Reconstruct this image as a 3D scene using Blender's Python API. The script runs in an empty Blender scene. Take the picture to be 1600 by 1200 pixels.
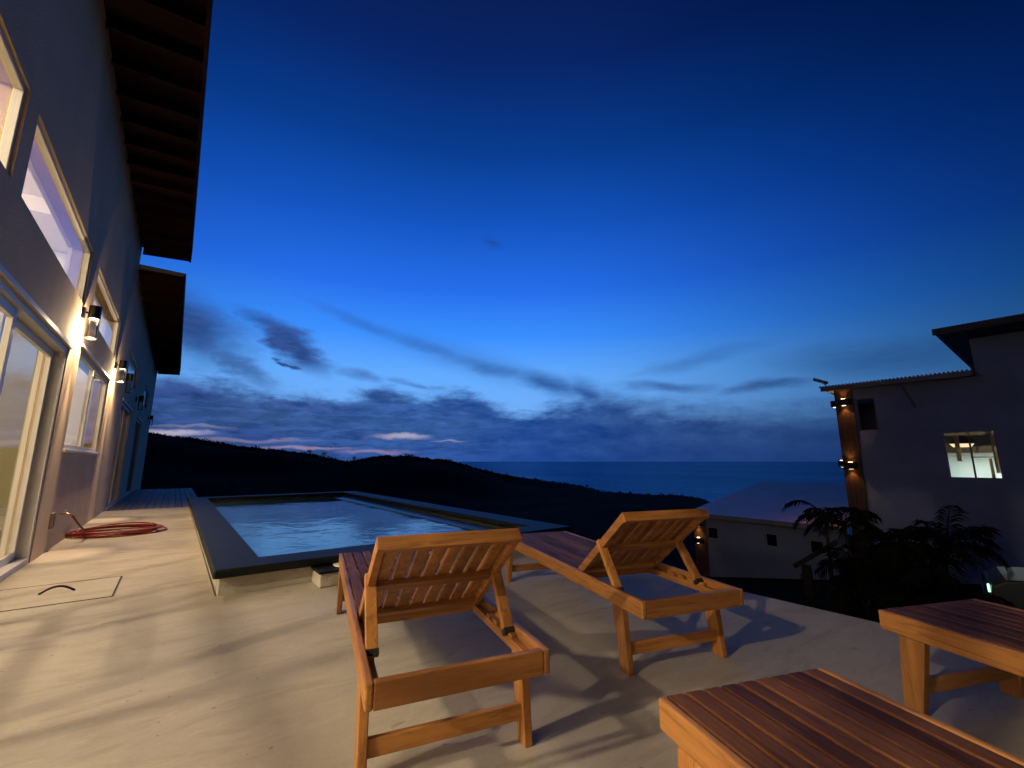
import bpy, bmesh, math, random
import numpy as np
from mathutils import Vector, Matrix, noise as mnoise
R = math.radians
scene = bpy.context.scene
C = scene.collection

# ------------------------------------------------------------------ camera
cam_d = bpy.data.cameras.new('camera')
cam = bpy.data.objects.new('camera', cam_d); C.objects.link(cam)
cam_d.sensor_width = 36.0; cam_d.lens = 36.0*680/1600
cam_d.clip_start = 0.02; cam_d.clip_end = 200000
cam.location = (0, 0, 1.0)
cam.rotation_euler = (R(90+10.08), 0, R(-37.3))
scene.camera = cam

# ------------------------------------------------------------------ view
scene.view_settings.view_transform = 'Standard'
scene.view_settings.look = 'None'
scene.view_settings.exposure = 0
scene.view_settings.gamma = 1
scene.cycles.use_denoising = True
scene.cycles.max_bounces = 8
scene.cycles.transparent_max_bounces = 16
scene.cycles.sample_clamp_indirect = 4.0
scene.cycles.caustics_reflective = False
scene.cycles.caustics_refractive = False
scene.cycles.blur_glossy = 0.5

# ------------------------------------------------------------------ node helpers
def lin(c):
    return tuple(((v/255)/12.92 if v/255 <= .04045 else ((v/255+.055)/1.055)**2.4) for v in c)
class NT:
    def __init__(s, tree): s.t = tree; s.n = tree.nodes; s.l = tree.links
    def new(s, t, **kw):
        nd = s.n.new(t)
        for k, v in kw.items(): setattr(nd, k, v)
        return nd
    def put(s, sock, v):
        if v is None: return
        if hasattr(v, 'is_linked') or hasattr(v, 'links'): s.l.new(v, sock)
        else:
            if hasattr(sock.default_value, '__len__') and not hasattr(v, '__len__'): v = (v,)*len(sock.default_value)
            if hasattr(sock.default_value, '__len__') and len(sock.default_value) == 4 and len(v) == 3: v = (*v, 1)
            sock.default_value = v
    def m(s, op, a, b=None, c=None, clamp=False):
        nd = s.new('ShaderNodeMath', operation=op); nd.use_clamp = clamp
        s.put(nd.inputs[0], a); s.put(nd.inputs[1], b); s.put(nd.inputs[2], c)
        return nd.outputs[0]
    def mix(s, f, a, b, blend='MIX'):
        nd = s.new('ShaderNodeMix', data_type='RGBA', blend_type=blend)
        s.put(nd.inputs[0], f); s.put(nd.inputs[6], a); s.put(nd.inputs[7], b)
        return nd.outputs[2]
    def ss(s, v, a, b, o0=0., o1=1.):
        nd = s.new('ShaderNodeMapRange', interpolation_type='SMOOTHSTEP')
        s.put(nd.inputs[0], v); s.put(nd.inputs[1], a); s.put(nd.inputs[2], b); s.put(nd.inputs[3], o0); s.put(nd.inputs[4], o1)
        return nd.outputs[0]
    def noise(s, vec, scale, detail=4, rough=.5, dist=0.):
        nd = s.new('ShaderNodeTexNoise'); s.put(nd.inputs['Vector'], vec)
        nd.inputs['Scale'].default_value = scale; nd.inputs['Detail'].default_value = detail
        nd.inputs['Roughness'].default_value = rough; nd.inputs['Distortion'].default_value = dist
        return nd.outputs[0]
    def xyz(s, x, y, z=0.):
        nd = s.new('ShaderNodeCombineXYZ'); s.put(nd.inputs[0], x); s.put(nd.inputs[1], y); s.put(nd.inputs[2], z); return nd.outputs[0]
    def sep(s, v):
        nd = s.new('ShaderNodeSeparateXYZ'); s.put(nd.inputs[0], v); return nd.outputs
    def scale(s, v, k):
        nd = s.new('ShaderNodeVectorMath', operation='MULTIPLY'); s.put(nd.inputs[0], v); s.put(nd.inputs[1], k); return nd.outputs[0]
    def ramp(s, v, stops, interp='LINEAR'):
        nd = s.new('ShaderNodeValToRGB'); nd.color_ramp.interpolation = interp
        e = nd.color_ramp.elements
        while len(e) < len(stops): e.new(0.5)
        for i, (p, c) in enumerate(stops): e[i].position = p; e[i].color = (*c, 1) if len(c) == 3 else c
        s.put(nd.inputs[0], v); return nd.outputs[0]

# ------------------------------------------------------------------ world: dusk sky
W = bpy.data.worlds.new('World'); scene.world = W; W.use_nodes = True
w = NT(W.node_tree)
for n_ in list(w.n): w.n.remove(n_)
tc = w.new('ShaderNodeTexCoord').outputs['Generated']
nv = w.new('ShaderNodeVectorMath', operation='NORMALIZE'); w.put(nv.inputs[0], tc)
dx, dy, dz = w.sep(nv.outputs[0])
el = w.m('MULTIPLY', w.m('ARCSINE', dz), 57.2958)
az = w.m('MULTIPLY', w.m('ARCTAN2', dx, dy), 57.2958)
EL0, EL1 = -5., 90.
elt = w.m('DIVIDE', w.m('SUBTRACT', el, EL0), EL1-EL0, clamp=True)
def st(e, c): return ((e-EL0)/(EL1-EL0), lin(c))
sky = w.ramp(elt, [st(-5, (20, 45, 95)), st(0, (75, 120, 205)), st(5, (118, 176, 245)), st(11, (100, 172, 255)), st(16, (60, 144, 255)),
                   st(22, (38, 110, 234)), st(30, (20, 84, 192)), st(38, (9, 60, 143)), st(46, (9, 38, 104)), st(54, (10, 27, 76)), st(62, (11, 16, 34)), st(90, (9, 11, 20))])
# brightest round the afterglow (azimuth ~25), darker away from it
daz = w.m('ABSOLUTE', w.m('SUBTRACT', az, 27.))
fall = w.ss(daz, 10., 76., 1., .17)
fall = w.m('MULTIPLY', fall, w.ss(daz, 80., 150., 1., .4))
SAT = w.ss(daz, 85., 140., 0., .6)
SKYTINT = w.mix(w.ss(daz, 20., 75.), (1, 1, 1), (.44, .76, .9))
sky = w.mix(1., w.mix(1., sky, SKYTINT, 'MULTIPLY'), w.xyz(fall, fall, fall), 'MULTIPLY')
p2 = w.xyz(az, el, 0.)
n1 = w.noise(w.scale(p2, (.07, .16, 1)), 1., 5, .55)
n2 = w.noise(w.scale(w.xyz(az, el, 7.), (.22, .5, 1)), 1., 5, .6)
n3 = w.noise(w.scale(w.xyz(az, el, 13.), (.05, .35, 1)), 1., 4, .55)
wa = w.m('MULTIPLY', w.m('SUBTRACT', n2, .5), 6.5)
we = w.m('MULTIPLY', w.m('SUBTRACT', n1, .5), 3.6)
azw = w.m('ADD', az, wa); elw = w.m('ADD', el, we)
def blob(a0, e0, ra, re, rot, amp, soft=.25, warp=1.):
    azw = w.m('ADD', az, w.m('MULTIPLY', wa, warp)); elw = w.m('ADD', el, w.m('MULTIPLY', we, warp))
    c, s_ = math.cos(R(rot)), math.sin(R(rot))
    da = w.m('SUBTRACT', azw, a0); de = w.m('SUBTRACT', elw, e0)
    u = w.m('DIVIDE', w.m('ADD', w.m('MULTIPLY', da, c), w.m('MULTIPLY', de, s_)), ra)
    v = w.m('DIVIDE', w.m('SUBTRACT', w.m('MULTIPLY', de, c), w.m('MULTIPLY', da, s_)), re)
    d = w.m('SQRT', w.m('ADD', w.m('MULTIPLY', u, u), w.m('MULTIPLY', v, v)))
    return w.m('MULTIPLY', w.ss(d, soft, 1.25, 1., 0.), amp)
dens = None
for a in [(0., 14.2, 6.5, 3.6, -22, .95, .1), (9.3, 13.6, 6.4, 2.0, -33, 1., .3), (4.5, 10.6, 6, 1.3, -30, .7, .1), (10.2, 10.9, 1.9, .28, -14, .95, .3), (8.6, 11.4, .8, .22, -10, .8, .2),
          (19, 16.6, 9, .9, -16, .4, 0., .5), (27, 14.3, 10, 1.2, -16, .52, 0., .5), (35, 12.0, 10, 1.5, -15, .62, 0., .6), (42, 10.0, 8, 1.7, -14, .8, 0., .6), (47.5, 8.6, 4.2, 2.0, -30, .8, 0., .8), (33, 12.6, 17, 2.2, -15.5, .30, 0., .4), (17.5, 10.3, 3.6, .9, -8, .6, 0.), (34.6, 28., 1.7, .9, 0, .5, 0.),
          (24.5, 9.9, 4, .5, -6, .55, 0.), (60, 12.0, 9, 1.0, 8, .3, 0.), (78, 10.5, 12, 2.2, -3, .4, 0.), (57, 9.0, 7, 1.0, -6, .6, .1), (68, 8.2, 6, .8, 6, .6, .1), (-18, 12, 14, 6, 0, .7)]:
    b = blob(*a); dens = b if dens is None else w.m('MAXIMUM', dens, b)
aze = w.m('DIVIDE', w.m('ADD', az, 10.), 100., clamp=True)
ET = [(-10, 8.8), (-2, 8.5), (4, 8.2), (9, 7.3), (14, 7.6), (20.7, 9.0), (26, 8.2), (31, 8.3), (36, 6.6), (40, 6.0), (44, 7.2), (49, 8.2), (55, 7.0), (62, 6.0), (70, 5.4), (80, 4.8)]
eb = w.ramp(aze, [((a_+10)/100, (e_/12,)*3) for a_, e_ in ET], 'EASE')
n4 = w.noise(w.scale(w.xyz(az, el, 21.), (.30, 1.5, 1)), 1., 6, .62, .6)
dens = w.m('MULTIPLY', dens, w.m('ADD', .66, w.m('MULTIPLY', n4, .68)), clamp=True)
edge = w.m('MULTIPLY', eb, 12.)
edge = w.m('ADD', edge, w.m('MULTIPLY', w.m('SUBTRACT', n2, .5), 4.6))
edge = w.m('ADD', edge, w.m('MULTIPLY', w.m('SUBTRACT', n4, .5), 2.4))
edge = w.m('ADD', edge, w.m('MULTIPLY', w.m('SUBTRACT', n1, .5), 3.))
soft = w.ss(az, 30., 62., 1.15, 3.0)
bank = w.m('SUBTRACT', 1., w.m('DIVIDE', w.m('ADD', w.m('SUBTRACT', el, edge), soft), w.m('MULTIPLY', soft, 2.), clamp=True), clamp=True)
bank = w.m('MULTIPLY', w.ss(bank, 0., 1., 0., 1.), w.ss(az, 40., 80., .96, .80))
bank = w.m('MULTIPLY', bank, w.m('ADD', .80, w.m('MULTIPLY', n3, .34)), clamp=True)
dens = w.m('MAXIMUM', dens, bank)
dens = w.m('MULTIPLY', dens, w.m('ADD', .78, w.m('MULTIPLY', n2, .42)), clamp=True)
azt = w.ss(az, -5., 85.)
ccol = w.ramp(azt, [(0., lin((28, 54, 106))), (.25, lin((30, 64, 128))), (.5, lin((20, 60, 134))), (.75, lin((22, 52, 115))), (1., lin((14, 36, 88)))])
ccol2 = w.ramp(azt, [(0., lin((54, 80, 144))), (.25, lin((54, 92, 165))), (.5, lin((27, 69, 143))), (.75, lin((25, 56, 122))), (1., lin((14, 38, 90)))])
cl = w.mix(w.ss(w.m('ADD', w.m('MULTIPLY', n3, .45), w.m('MULTIPLY', n4, .55)), .41, .60), ccol, ccol2)
col = w.mix(dens, sky, cl)
# afterglow slots low on the horizon
def slot(a0, e0, ra, re, amp):
    da = w.m('DIVIDE', w.m('SUBTRACT', w.m('ADD', az, w.m('MULTIPLY', w.m('SUBTRACT', n2, .5), 5.)), a0), ra)
    de = w.m('DIVIDE', w.m('SUBTRACT', w.m('ADD', el, w.m('MULTIPLY', w.m('SUBTRACT', n2, .5), 1.6)), e0), re)
    d = w.m('SQRT', w.m('ADD', w.m('MULTIPLY', da, da), w.m('MULTIPLY', de, de)))
    return w.m('MULTIPLY', w.ss(d, .15, 1.1, 1., 0.), amp)
sl = None
for a in [(-.5, 2.95, 4., .4, .8), (12., 1.55, 7., .26, .5), (23., 3.05, 4.2, .5, .7), (29., 2.5, 2.6, .22, .4), (6, 2.35, 8, .35, .3), (20, 1.2, 6, .3, .4), (1., 3.6, 5., .25, .25)]:
    b = slot(*a); sl = b if sl is None else w.m('MAXIMUM', sl, b)
glow = w.mix(w.ss(el, 1.4, 3.2), lin((190, 158, 178)), lin((192, 184, 202)))
col = w.mix(sl, col, glow)
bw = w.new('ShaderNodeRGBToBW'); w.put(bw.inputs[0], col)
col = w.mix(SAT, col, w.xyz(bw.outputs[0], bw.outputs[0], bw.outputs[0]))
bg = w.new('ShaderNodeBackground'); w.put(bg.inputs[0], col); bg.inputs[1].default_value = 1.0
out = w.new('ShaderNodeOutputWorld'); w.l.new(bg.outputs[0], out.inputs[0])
W.cycles.sampling_method = 'MANUAL'; W.cycles.sample_map_resolution = 1024

WARM = (1.0, .80, .55)

# ------------------------------------------------------------------ materials
MATS = {}
def mat(name, col, rough=.6, metal=0., var=.0, vscale=3., bump=0., bscale=20., spec=.5, vstretch=(1, 1, 1), col2=None, emit=None, estr=0.):
    if name in MATS: return MATS[name]
    m = bpy.data.materials.new(name); m.use_nodes = True
    t = NT(m.node_tree); b = t.n['Principled BSDF']
    b.inputs['Roughness'].default_value = rough; b.inputs['Metallic'].default_value = metal
    b.inputs['Specular IOR Level'].default_value = spec
    co = t.new('ShaderNodeTexCoord').outputs['Object']
    if col2 is not None or var:
        c2 = col2 if col2 is not None else tuple(max(0, c*(1-var)) for c in col)
        c1 = col if col2 is not None else tuple(min(1, c*(1+var)) for c in col)
        n = t.noise(t.scale(co, vstretch), vscale, 6, .6)
        t.put(b.inputs['Base Color'], t.mix(t.ss(n, .32, .68), c1, c2))
    else: b.inputs['Base Color'].default_value = (*col, 1)
    if bump:
        bn = t.new('ShaderNodeBump'); bn.inputs['Strength'].default_value = bump; bn.inputs['Distance'].default_value = .01
        t.put(bn.inputs['Height'], t.noise(t.scale(co, vstretch), bscale, 5, .6)); t.l.new(bn.outputs[0], b.inputs['Normal'])
    if emit: b.inputs['Emission Color'].default_value = (*emit, 1); b.inputs['Emission Strength'].default_value = estr
    MATS[name] = m; return m

def concrete_mat():
    m = bpy.data.materials.new('terrace_concrete'); m.use_nodes = True; t = NT(m.node_tree); b = t.n['Principled BSDF']
    co = t.new('ShaderNodeTexCoord').outputs['Object']
    big = t.noise(co, .9, 5, .6, .6); mid = t.noise(t.scale(co, (1., 3.2, 1)), 1.6, 6, .65, 1.2); fine = t.noise(co, 60, 3, .7)
    c = t.mix(t.ss(big, .3, .7), (.40, .352, .28), (.32, .285, .23))
    c = t.mix(t.m('MULTIPLY', t.ss(mid, .46, .7), .5), c, (.25, .215, .17))
    wisp = t.noise(t.scale(co, (1.2, 5.5, 1)), 2.2, 7, .7, 2.2)
    c = t.mix(t.m('MULTIPLY', t.ss(wisp, .52, .66), .28), c, (.50, .44, .34))
    c = t.mix(t.m('MULTIPLY', t.ss(fine, .35, .75), .2), c, (.22, .2, .17))
    spots = t.noise(t.scale(co, (1., 2.6, 1)), 3.1, 2, .4, .3)
    c = t.mix(t.m('MULTIPLY', t.ss(spots, .735, .76), .5), c, (.16, .14, .12))
    pits = t.noise(co, 28, 1, .3)
    c = t.mix(t.m('MULTIPLY', t.ss(pits, .76, .78), .55), c, (.12, .10, .08))
    t.put(b.inputs['Base Color'], c)
    t.put(b.inputs['Roughness'], t.ss(mid, .3, .8, .62, .85))
    bn = t.new('ShaderNodeBump'); bn.inputs['Strength'].default_value = .35; bn.inputs['Distance'].default_value = .008
    h = t.m('ADD', t.m('MULTIPLY', mid, .9), t.m('MULTIPLY', fine, .12)); t.put(bn.inputs['Height'], h); t.l.new(bn.outputs[0], b.inputs['Normal'])
    return m
M_CONC = concrete_mat()

def wood_mat(name, c1, c2, c3, axis=1, rough=.5, spec=.4):
    m = bpy.data.materials.new(name); m.use_nodes = True; t = NT(m.node_tree); b = t.n['Principled BSDF']
    co = t.new('ShaderNodeTexCoord').outputs['Object']
    oi = t.new('ShaderNodeObjectInfo')
    va = t.new('ShaderNodeVectorMath', operation='ADD'); t.put(va.inputs[0], co)
    t.put(va.inputs[1], t.xyz(t.m('MULTIPLY', oi.outputs['Random'], 9.), t.m('MULTIPLY', oi.outputs['Random'], 5.), t.m('MULTIPLY', oi.outputs['Random'], 3.)))
    st_ = [14., 14., 14.]; st_[axis] = 1.1
    v = t.scale(va.outputs[0], tuple(st_))
    grain = t.noise(v, 3.2, 6, .65, .8); streak = t.noise(t.scale(v, (1.3, 1.3, 1.3)), .9, 3, .5, .4)
    fine = t.noise(t.scale(v, (3, 3, 3)), 4., 3, .7)
    c = t.mix(t.ss(streak, .36, .64), c1, c2)
    c = t.mix(t.m('MULTIPLY', t.ss(grain, .48, .7), .8), c, c3)
    c = t.mix(t.m('MULTIPLY', t.ss(fine, .45, .8), .35), c, c3)
    at = t.new('ShaderNodeAttribute'); at.attribute_name = 'tone'
    c = t.mix(1., c, t.mix(at.outputs['Fac'], (1., 1., 1.), (.62, .55, .55)), 'MULTIPLY')
    c = t.mix(1., c, t.mix(t.m('FRACT', t.m('MULTIPLY', oi.outputs['Random'], 7.31)), (1.14, 1.12, 1.0), (.62, .58, .6)), 'MULTIPLY')
    t.put(b.inputs['Base Color'], c); t.put(b.inputs['Roughness'], t.ss(grain, .3, .8, rough-.08, rough+.15))
    b.inputs['Specular IOR Level'].default_value = spec
    bn = t.new('ShaderNodeBump'); bn.inputs['Strength'].default_value = .4; bn.inputs['Distance'].default_value = .003
    t.put(bn.inputs['Height'], grain); t.l.new(bn.outputs[0], b.inputs['Normal'])
    return m
TE = ((.46, .215, .062), (.34, .145, .040), (.19, .072, .021))
M_TEAK_Y = wood_mat('teak_along', *TE, axis=1)
M_TEAK_X = wood_mat('teak_across', *TE, axis=0)
M_TEAK_Z = wood_mat('teak_upright', *TE, axis=2)
M_SLAT = wood_mat('teak_weathered', (.15, .062, .028), (.10, .042, .019), (.045, .019, .010), axis=1, rough=.58, spec=.13)
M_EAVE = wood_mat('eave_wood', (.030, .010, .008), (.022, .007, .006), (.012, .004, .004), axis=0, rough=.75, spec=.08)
M_DECKWOOD = wood_mat('deck_planks', (.22, .2, .19), (.17, .16, .155), (.1, .095, .09), axis=1, rough=.6)
M_CLAD = wood_mat('cladding_wood', (.075, .034, .014), (.055, .024, .010), (.03, .013, .006), axis=2, rough=.5)
M_STUCCO = mat('grey_stucco', (.54, .41, .265), .85, var=.09, vscale=1.3, bump=.5, bscale=55)
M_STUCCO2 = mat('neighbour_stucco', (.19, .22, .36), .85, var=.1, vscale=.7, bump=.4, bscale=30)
M_TRIM = mat('frame_white', (.60, .59, .57), .45, var=.04)
M_TRIMB = mat('frame_outer', (.55, .54, .55), .5, var=.04)
M_INT = mat('interior_paint', (.78, .75, .70), .8, var=.02)
M_INTFLOOR = mat('interior_tile', (.45, .38, .28), .35, var=.06)
M_BLACK = mat('black_metal', (.012, .011, .011), .4, metal=.6)
M_STEEL = mat('steel', (.55, .5, .45), .3, metal=1.)
M_RUBBER = mat('red_hose', (.19, .018, .012), .5, var=.25, vscale=8)
M_TILE = mat('dark_pool_stone', (.0075, .0095, .009), .55, spec=.14, var=.16, vscale=5, bump=.25, bscale=45)
M_POOLIN = mat('pool_inner_tile', (.014, .020, .017), .35, var=.25, vscale=6)
M_RENDER = mat('cream_render', (.42, .38, .31), .85, var=.12, vscale=3, bump=.5, bscale=35)
M_METALROOF = mat('metal_roof', (.9, .5, .4), .58, metal=.9, var=.05, vscale=.8)
M_FASCIA = mat('dark_fascia', (.045, .035, .035), .6, var=.1)
M_FASCIAG = mat('grey_fascia', (.16, .155, .17), .6, var=.1)
M_LEAF = mat('palm_leaf', (.006, .007, .0035), .8, var=.3, vscale=2, spec=.06)
M_BARK = mat('palm_bark', (.03, .024, .018), .9, var=.3, vscale=8, spec=.1)
M_BUSH = mat('hill_foliage', (.006, .007, .004), .95, var=.3, vscale=.4, spec=.02)
M_SOIL = mat('soil', (.008, .006, .005), .95, var=.35, vscale=.7, bump=.5, bscale=3, spec=.02)
M_DARKGLASS = mat('dark_glass', (.006, .006, .009), .08, spec=.6)

def glass_mat(name, tint=(1, 1, 1), boost=1.0):
    m = bpy.data.materials.new(name); m.use_nodes = True; t = NT(m.node_tree)
    for n_ in list(t.n): t.n.remove(n_)
    tr = t.new('ShaderNodeBsdfTransparent'); tr.inputs[0].default_value = (*tint, 1)
    gl = t.new('ShaderNodeBsdfGlossy'); gl.inputs['Roughness'].default_value = .01
    fr = t.new('ShaderNodeFresnel'); fr.inputs[0].default_value = 1.5
    f = t.m('MULTIPLY', fr.outputs[0], boost, clamp=True)
    mx = t.new('ShaderNodeMixShader'); t.l.new(f, mx.inputs[0]); t.l.new(tr.outputs[0], mx.inputs[1]); t.l.new(gl.outputs[0], mx.inputs[2])
    o = t.new('ShaderNodeOutputMaterial'); t.l.new(mx.outputs[0], o.inputs[0]); return m
M_GLASS = glass_mat('window_glass', (.95, .96, .96), 1.25)
def emit_mat(name, c, s):
    m = bpy.data.materials.new(name); m.use_nodes = True; t = NT(m.node_tree)
    for n_ in list(t.n): t.n.remove(n_)
    e = t.new('ShaderNodeEmission'); e.inputs[0].default_value = (*c, 1); e.inputs[1].default_value = s
    o = t.new('ShaderNodeOutputMaterial'); t.l.new(e.outputs[0], o.inputs[0]); return m
M_BULB = emit_mat('warm_bulb', (1., .72, .42), 14.)
M_BULBN = emit_mat('neighbour_bulb', (1., .62, .28), 7.)
M_LED = emit_mat('led_pale', (1., .93, .8), 9.)
M_GREEN = emit_mat('green_lamp', (.42, 1., .55), 2.6)

def water_mat(name, base, rough, b1, b2, s1, s2, stretch=(1, 1, 1), ior=1.33, detail=4):
    m = bpy.data.materials.new(name); m.use_nodes = True; t = NT(m.node_tree); b = t.n['Principled BSDF']
    b.inputs['Base Color'].default_value = (*base, 1); b.inputs['Roughness'].default_value = rough; b.inputs['IOR'].default_value = ior
    if 'sea' in name: b.inputs['Specular IOR Level'].default_value = .28
    co = t.new('ShaderNodeTexCoord').outputs['Object']
    n = t.m('ADD', t.m('MULTIPLY', t.noise(t.scale(co, stretch), s1, detail, .55, .4), b1), t.m('MULTIPLY', t.noise(t.scale(co, stretch), s2, 3, .5), b2))
    bn = t.new('ShaderNodeBump'); bn.inputs['Strength'].default_value = 1.; bn.inputs['Distance'].default_value = 1.
    t.put(bn.inputs['Height'], n); t.l.new(bn.outputs[0], b.inputs['Normal']); return m
M_POOLW = water_mat('pool_water', (.03, .085, .15), .045, .014, .0025, .9, 4.0, (1.0, .8, 1), 1.5)
def sea_mat():
    m = bpy.data.materials.new('sea_water'); m.use_nodes = True; t = NT(m.node_tree)
    for n_ in list(t.n): t.n.remove(n_)
    co = t.new('ShaderNodeTexCoord').outputs['Object']
    h = t.m('ADD', t.m('MULTIPLY', t.noise(t.scale(co, (1, 1, 1)), .02, 4, .6), 5.), t.m('MULTIPLY', t.noise(co, .15, 3, .5), .5))
    bn = t.new('ShaderNodeBump'); bn.inputs['Strength'].default_value = .6; bn.inputs['Distance'].default_value = 1.; t.put(bn.inputs['Height'], h)
    patch = t.noise(t.scale(co, (.0016, .0007, 1)), 1., 5, .6)
    d = t.new('ShaderNodeBsdfDiffuse'); d.inputs[0].default_value = (.001, .012, .045, 1)
    g = t.new('ShaderNodeBsdfGlossy'); t.put(g.inputs['Color'], t.mix(t.ss(patch, .35, .65), (.10, .23, .36), (.13, .275, .42))); g.inputs['Roughness'].default_value = .18
    t.l.new(bn.outputs[0], g.inputs['Normal'])
    mx = t.new('ShaderNodeMixShader'); mx.inputs[0].default_value = .9; t.l.new(d.outputs[0], mx.inputs[1]); t.l.new(g.outputs[0], mx.inputs[2])
    o = t.new('ShaderNodeOutputMaterial'); t.l.new(mx.outputs[0], o.inputs[0]); return m
M_SEA = sea_mat()

# ------------------------------------------------------------------ mesh builder
class MB:
    def __init__(s): s.v = []; s.f = []; s.sm = []
    def add(s, vs, fs, smooth=False):
        o = len(s.v); s.v += [tuple(v) for v in vs]
        for f in fs: s.f.append(tuple(o+i for i in f)); s.sm.append(smooth)
        return s
    def box(s, x0, x1, y0, y1, z0, z1, M=None):
        vs = [Vector(p) for p in ((x0, y0, z0), (x1, y0, z0), (x1, y1, z0), (x0, y1, z0), (x0, y0, z1), (x1, y0, z1), (x1, y1, z1), (x0, y1, z1))]
        if M is not None: vs = [M @ v for v in vs]
        return s.add(vs, [(0, 3, 2, 1), (4, 5, 6, 7), (0, 1, 5, 4), (1, 2, 6, 5), (2, 3, 7, 6), (3, 0, 4, 7)])
    def hexa(s, a, b):   # two quads (4 pts each) joined
        return s.add(list(a)+list(b), [(3, 2, 1, 0), (4, 5, 6, 7), (0, 1, 5, 4), (1, 2, 6, 5), (2, 3, 7, 6), (3, 0, 4, 7)])
    def bar(s, p, q, wx, wz, up=Vector((0, 0, 1))):
        p = Vector(p); q = Vector(q); d = (q-p).normalized(); side = d.cross(up).normalized(); u = side.cross(d)
        def ring(c): return [c+side*a*wx/2+u*b*wz/2 for a, b in ((-1, -1), (1, -1), (1, 1), (-1, 1))]
        return s.hexa(ring(p), ring(q))
    def tube(s, pts, r, n=8, closed=False, caps=True):
        pts = [Vector(p) for p in pts]; N = len(pts); rs = r if hasattr(r, '__len__') else [r]*N
        rings = []; prev = None
        for i in range(N):
            a = pts[i-1] if (i > 0 or closed) else pts[0]; b = pts[(i+1) % N] if (i < N-1 or closed) else pts[-1]
            d = (b-a).normalized()
            ref = prev if prev is not None else (Vector((0, 0, 1)) if abs(d.z) < .9 else Vector((1, 0, 0)))
            u = (ref-d*ref.dot(d)).normalized(); prev = u; v = d.cross(u)
            rings.append([pts[i]+(u*math.cos(2*math.pi*k/n)+v*math.sin(2*math.pi*k/n))*rs[i] for k in range(n)])
        vs = [p for rg in rings for p in rg]; fs = []
        for i in range(N if closed else N-1):
            j = (i+1) % N
            for k in range(n): fs.append((i*n+k, i*n+(k+1) % n, j*n+(k+1) % n, j*n+k))
        if caps and not closed: fs.append(tuple(range(n-1, -1, -1))); fs.append(tuple((N-1)*n+k for k in range(n)))
        return s.add(vs, fs, True)
    def cyl(s, c, r, z0, z1, n=20, r2=None):
        r2 = r if r2 is None else r2
        vs = [(c[0]+r*math.cos(2*math.pi*k/n), c[1]+r*math.sin(2*math.pi*k/n), z0) for k in range(n)]+[(c[0]+r2*math.cos(2*math.pi*k/n), c[1]+r2*math.sin(2*math.pi*k/n), z1) for k in range(n)]
        return s.add(vs, [(k, (k+1) % n, n+(k+1) % n, n+k) for k in range(n)]+[tuple(range(n-1, -1, -1)), tuple(range(n, 2*n))], False)
    def build(s, name, m, parent=None, bevel=0., tone=None, seg=2, smooth=False):
        me = bpy.data.meshes.new(name); me.from_pydata(s.v, [], s.f); me.update()
        for i, p in enumerate(me.polygons): p.use_smooth = s.sm[i] or smooth
        me.materials.append(m)
        if tone is not None:
            a = me.attributes.new('tone', 'FLOAT', 'POINT'); a.data.foreach_set('value', np.array(tone, dtype=np.float32))
        o = bpy.data.objects.new(name, me); C.objects.link(o)
        if parent is not None: o.parent = parent
        if bevel:
            b = o.modifiers.new('bevel', 'BEVEL'); b.width = bevel; b.segments = seg; b.limit_method = 'ANGLE'; b.angle_limit = R(40)
        return o
def tag(o, label=None, cat=None, group=None, kind=None):
    if label: o['label'] = label
    if cat: o['category'] = cat
    if group: o['group'] = group
    if kind: o['kind'] = kind
    return o
def empty(name, loc, rz=0., **k):
    o = bpy.data.objects.new(name, None); C.objects.link(o); o.location = loc; o.rotation_euler = (0, 0, rz); o.empty_display_size = .1
    return tag(o, **k)
def copy_tree(o, parent=None):
    c = o.copy(); C.objects.link(c); c.parent = parent
    for ch in list(o.children): copy_tree(ch, c)
    return c
def struct(name, mb, m, **k): return tag(mb.build(name, m, **k), kind='structure')
def wall_x(mb, x0, x1, y0, y1, z0, z1, holes):
    """wall slab between x0..x1 spanning y,z with rectangular holes (ya,yb,za,zb)"""
    ys = sorted({y0, y1}|{h[0] for h in holes}|{h[1] for h in holes}); zs = sorted({z0, z1}|{h[2] for h in holes}|{h[3] for h in holes})
    ys = [y for y in ys if y0 <= y <= y1]; zs = [z for z in zs if z0 <= z <= z1]
    def solid(i, j):
        if i < 0 or j < 0 or i >= len(ys)-1 or j >= len(zs)-1: return False
        cy = (ys[i]+ys[i+1])/2; cz = (zs[j]+zs[j+1])/2
        return not any(h[0] < cy < h[1] and h[2] < cz < h[3] for h in holes)
    for i in range(len(ys)-1):
        for j in range(len(zs)-1):
            if not solid(i, j): continue
            a, b, c, d = ys[i], ys[i+1], zs[j], zs[j+1]
            mb.add([(x1, a, c), (x1, b, c), (x1, b, d), (x1, a, d)], [(0, 1, 2, 3)]); mb.add([(x0, a, c), (x0, b, c), (x0, b, d), (x0, a, d)], [(3, 2, 1, 0)])
            if not solid(i-1, j): mb.add([(x0, a, c), (x1, a, c), (x1, a, d), (x0, a, d)], [(0, 1, 2, 3)])
            if not solid(i+1, j): mb.add([(x0, b, c), (x1, b, c), (x1, b, d), (x0, b, d)], [(3, 2, 1, 0)])
            if not solid(i, j-1): mb.add([(x0, a, c), (x1, a, c), (x1, b, c), (x0, b, c)], [(3, 2, 1, 0)])
            if not solid(i, j+1): mb.add([(x0, a, d), (x1, a, d), (x1, b, d), (x0, b, d)], [(0, 1, 2, 3)])
    return mb
def frame_yz(mb, x0, x1, y0, y1, z0, z1, t):
    mb.box(x0, x1, y0, y0+t, z0, z1); mb.box(x0, x1, y1-t, y1, z0, z1)
    mb.box(x0+.001, x1-.001, y0+t, y1-t, z0, z0+t); mb.box(x0+.001, x1-.001, y0+t, y1-t, z1-t, z1)
    return mb
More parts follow.
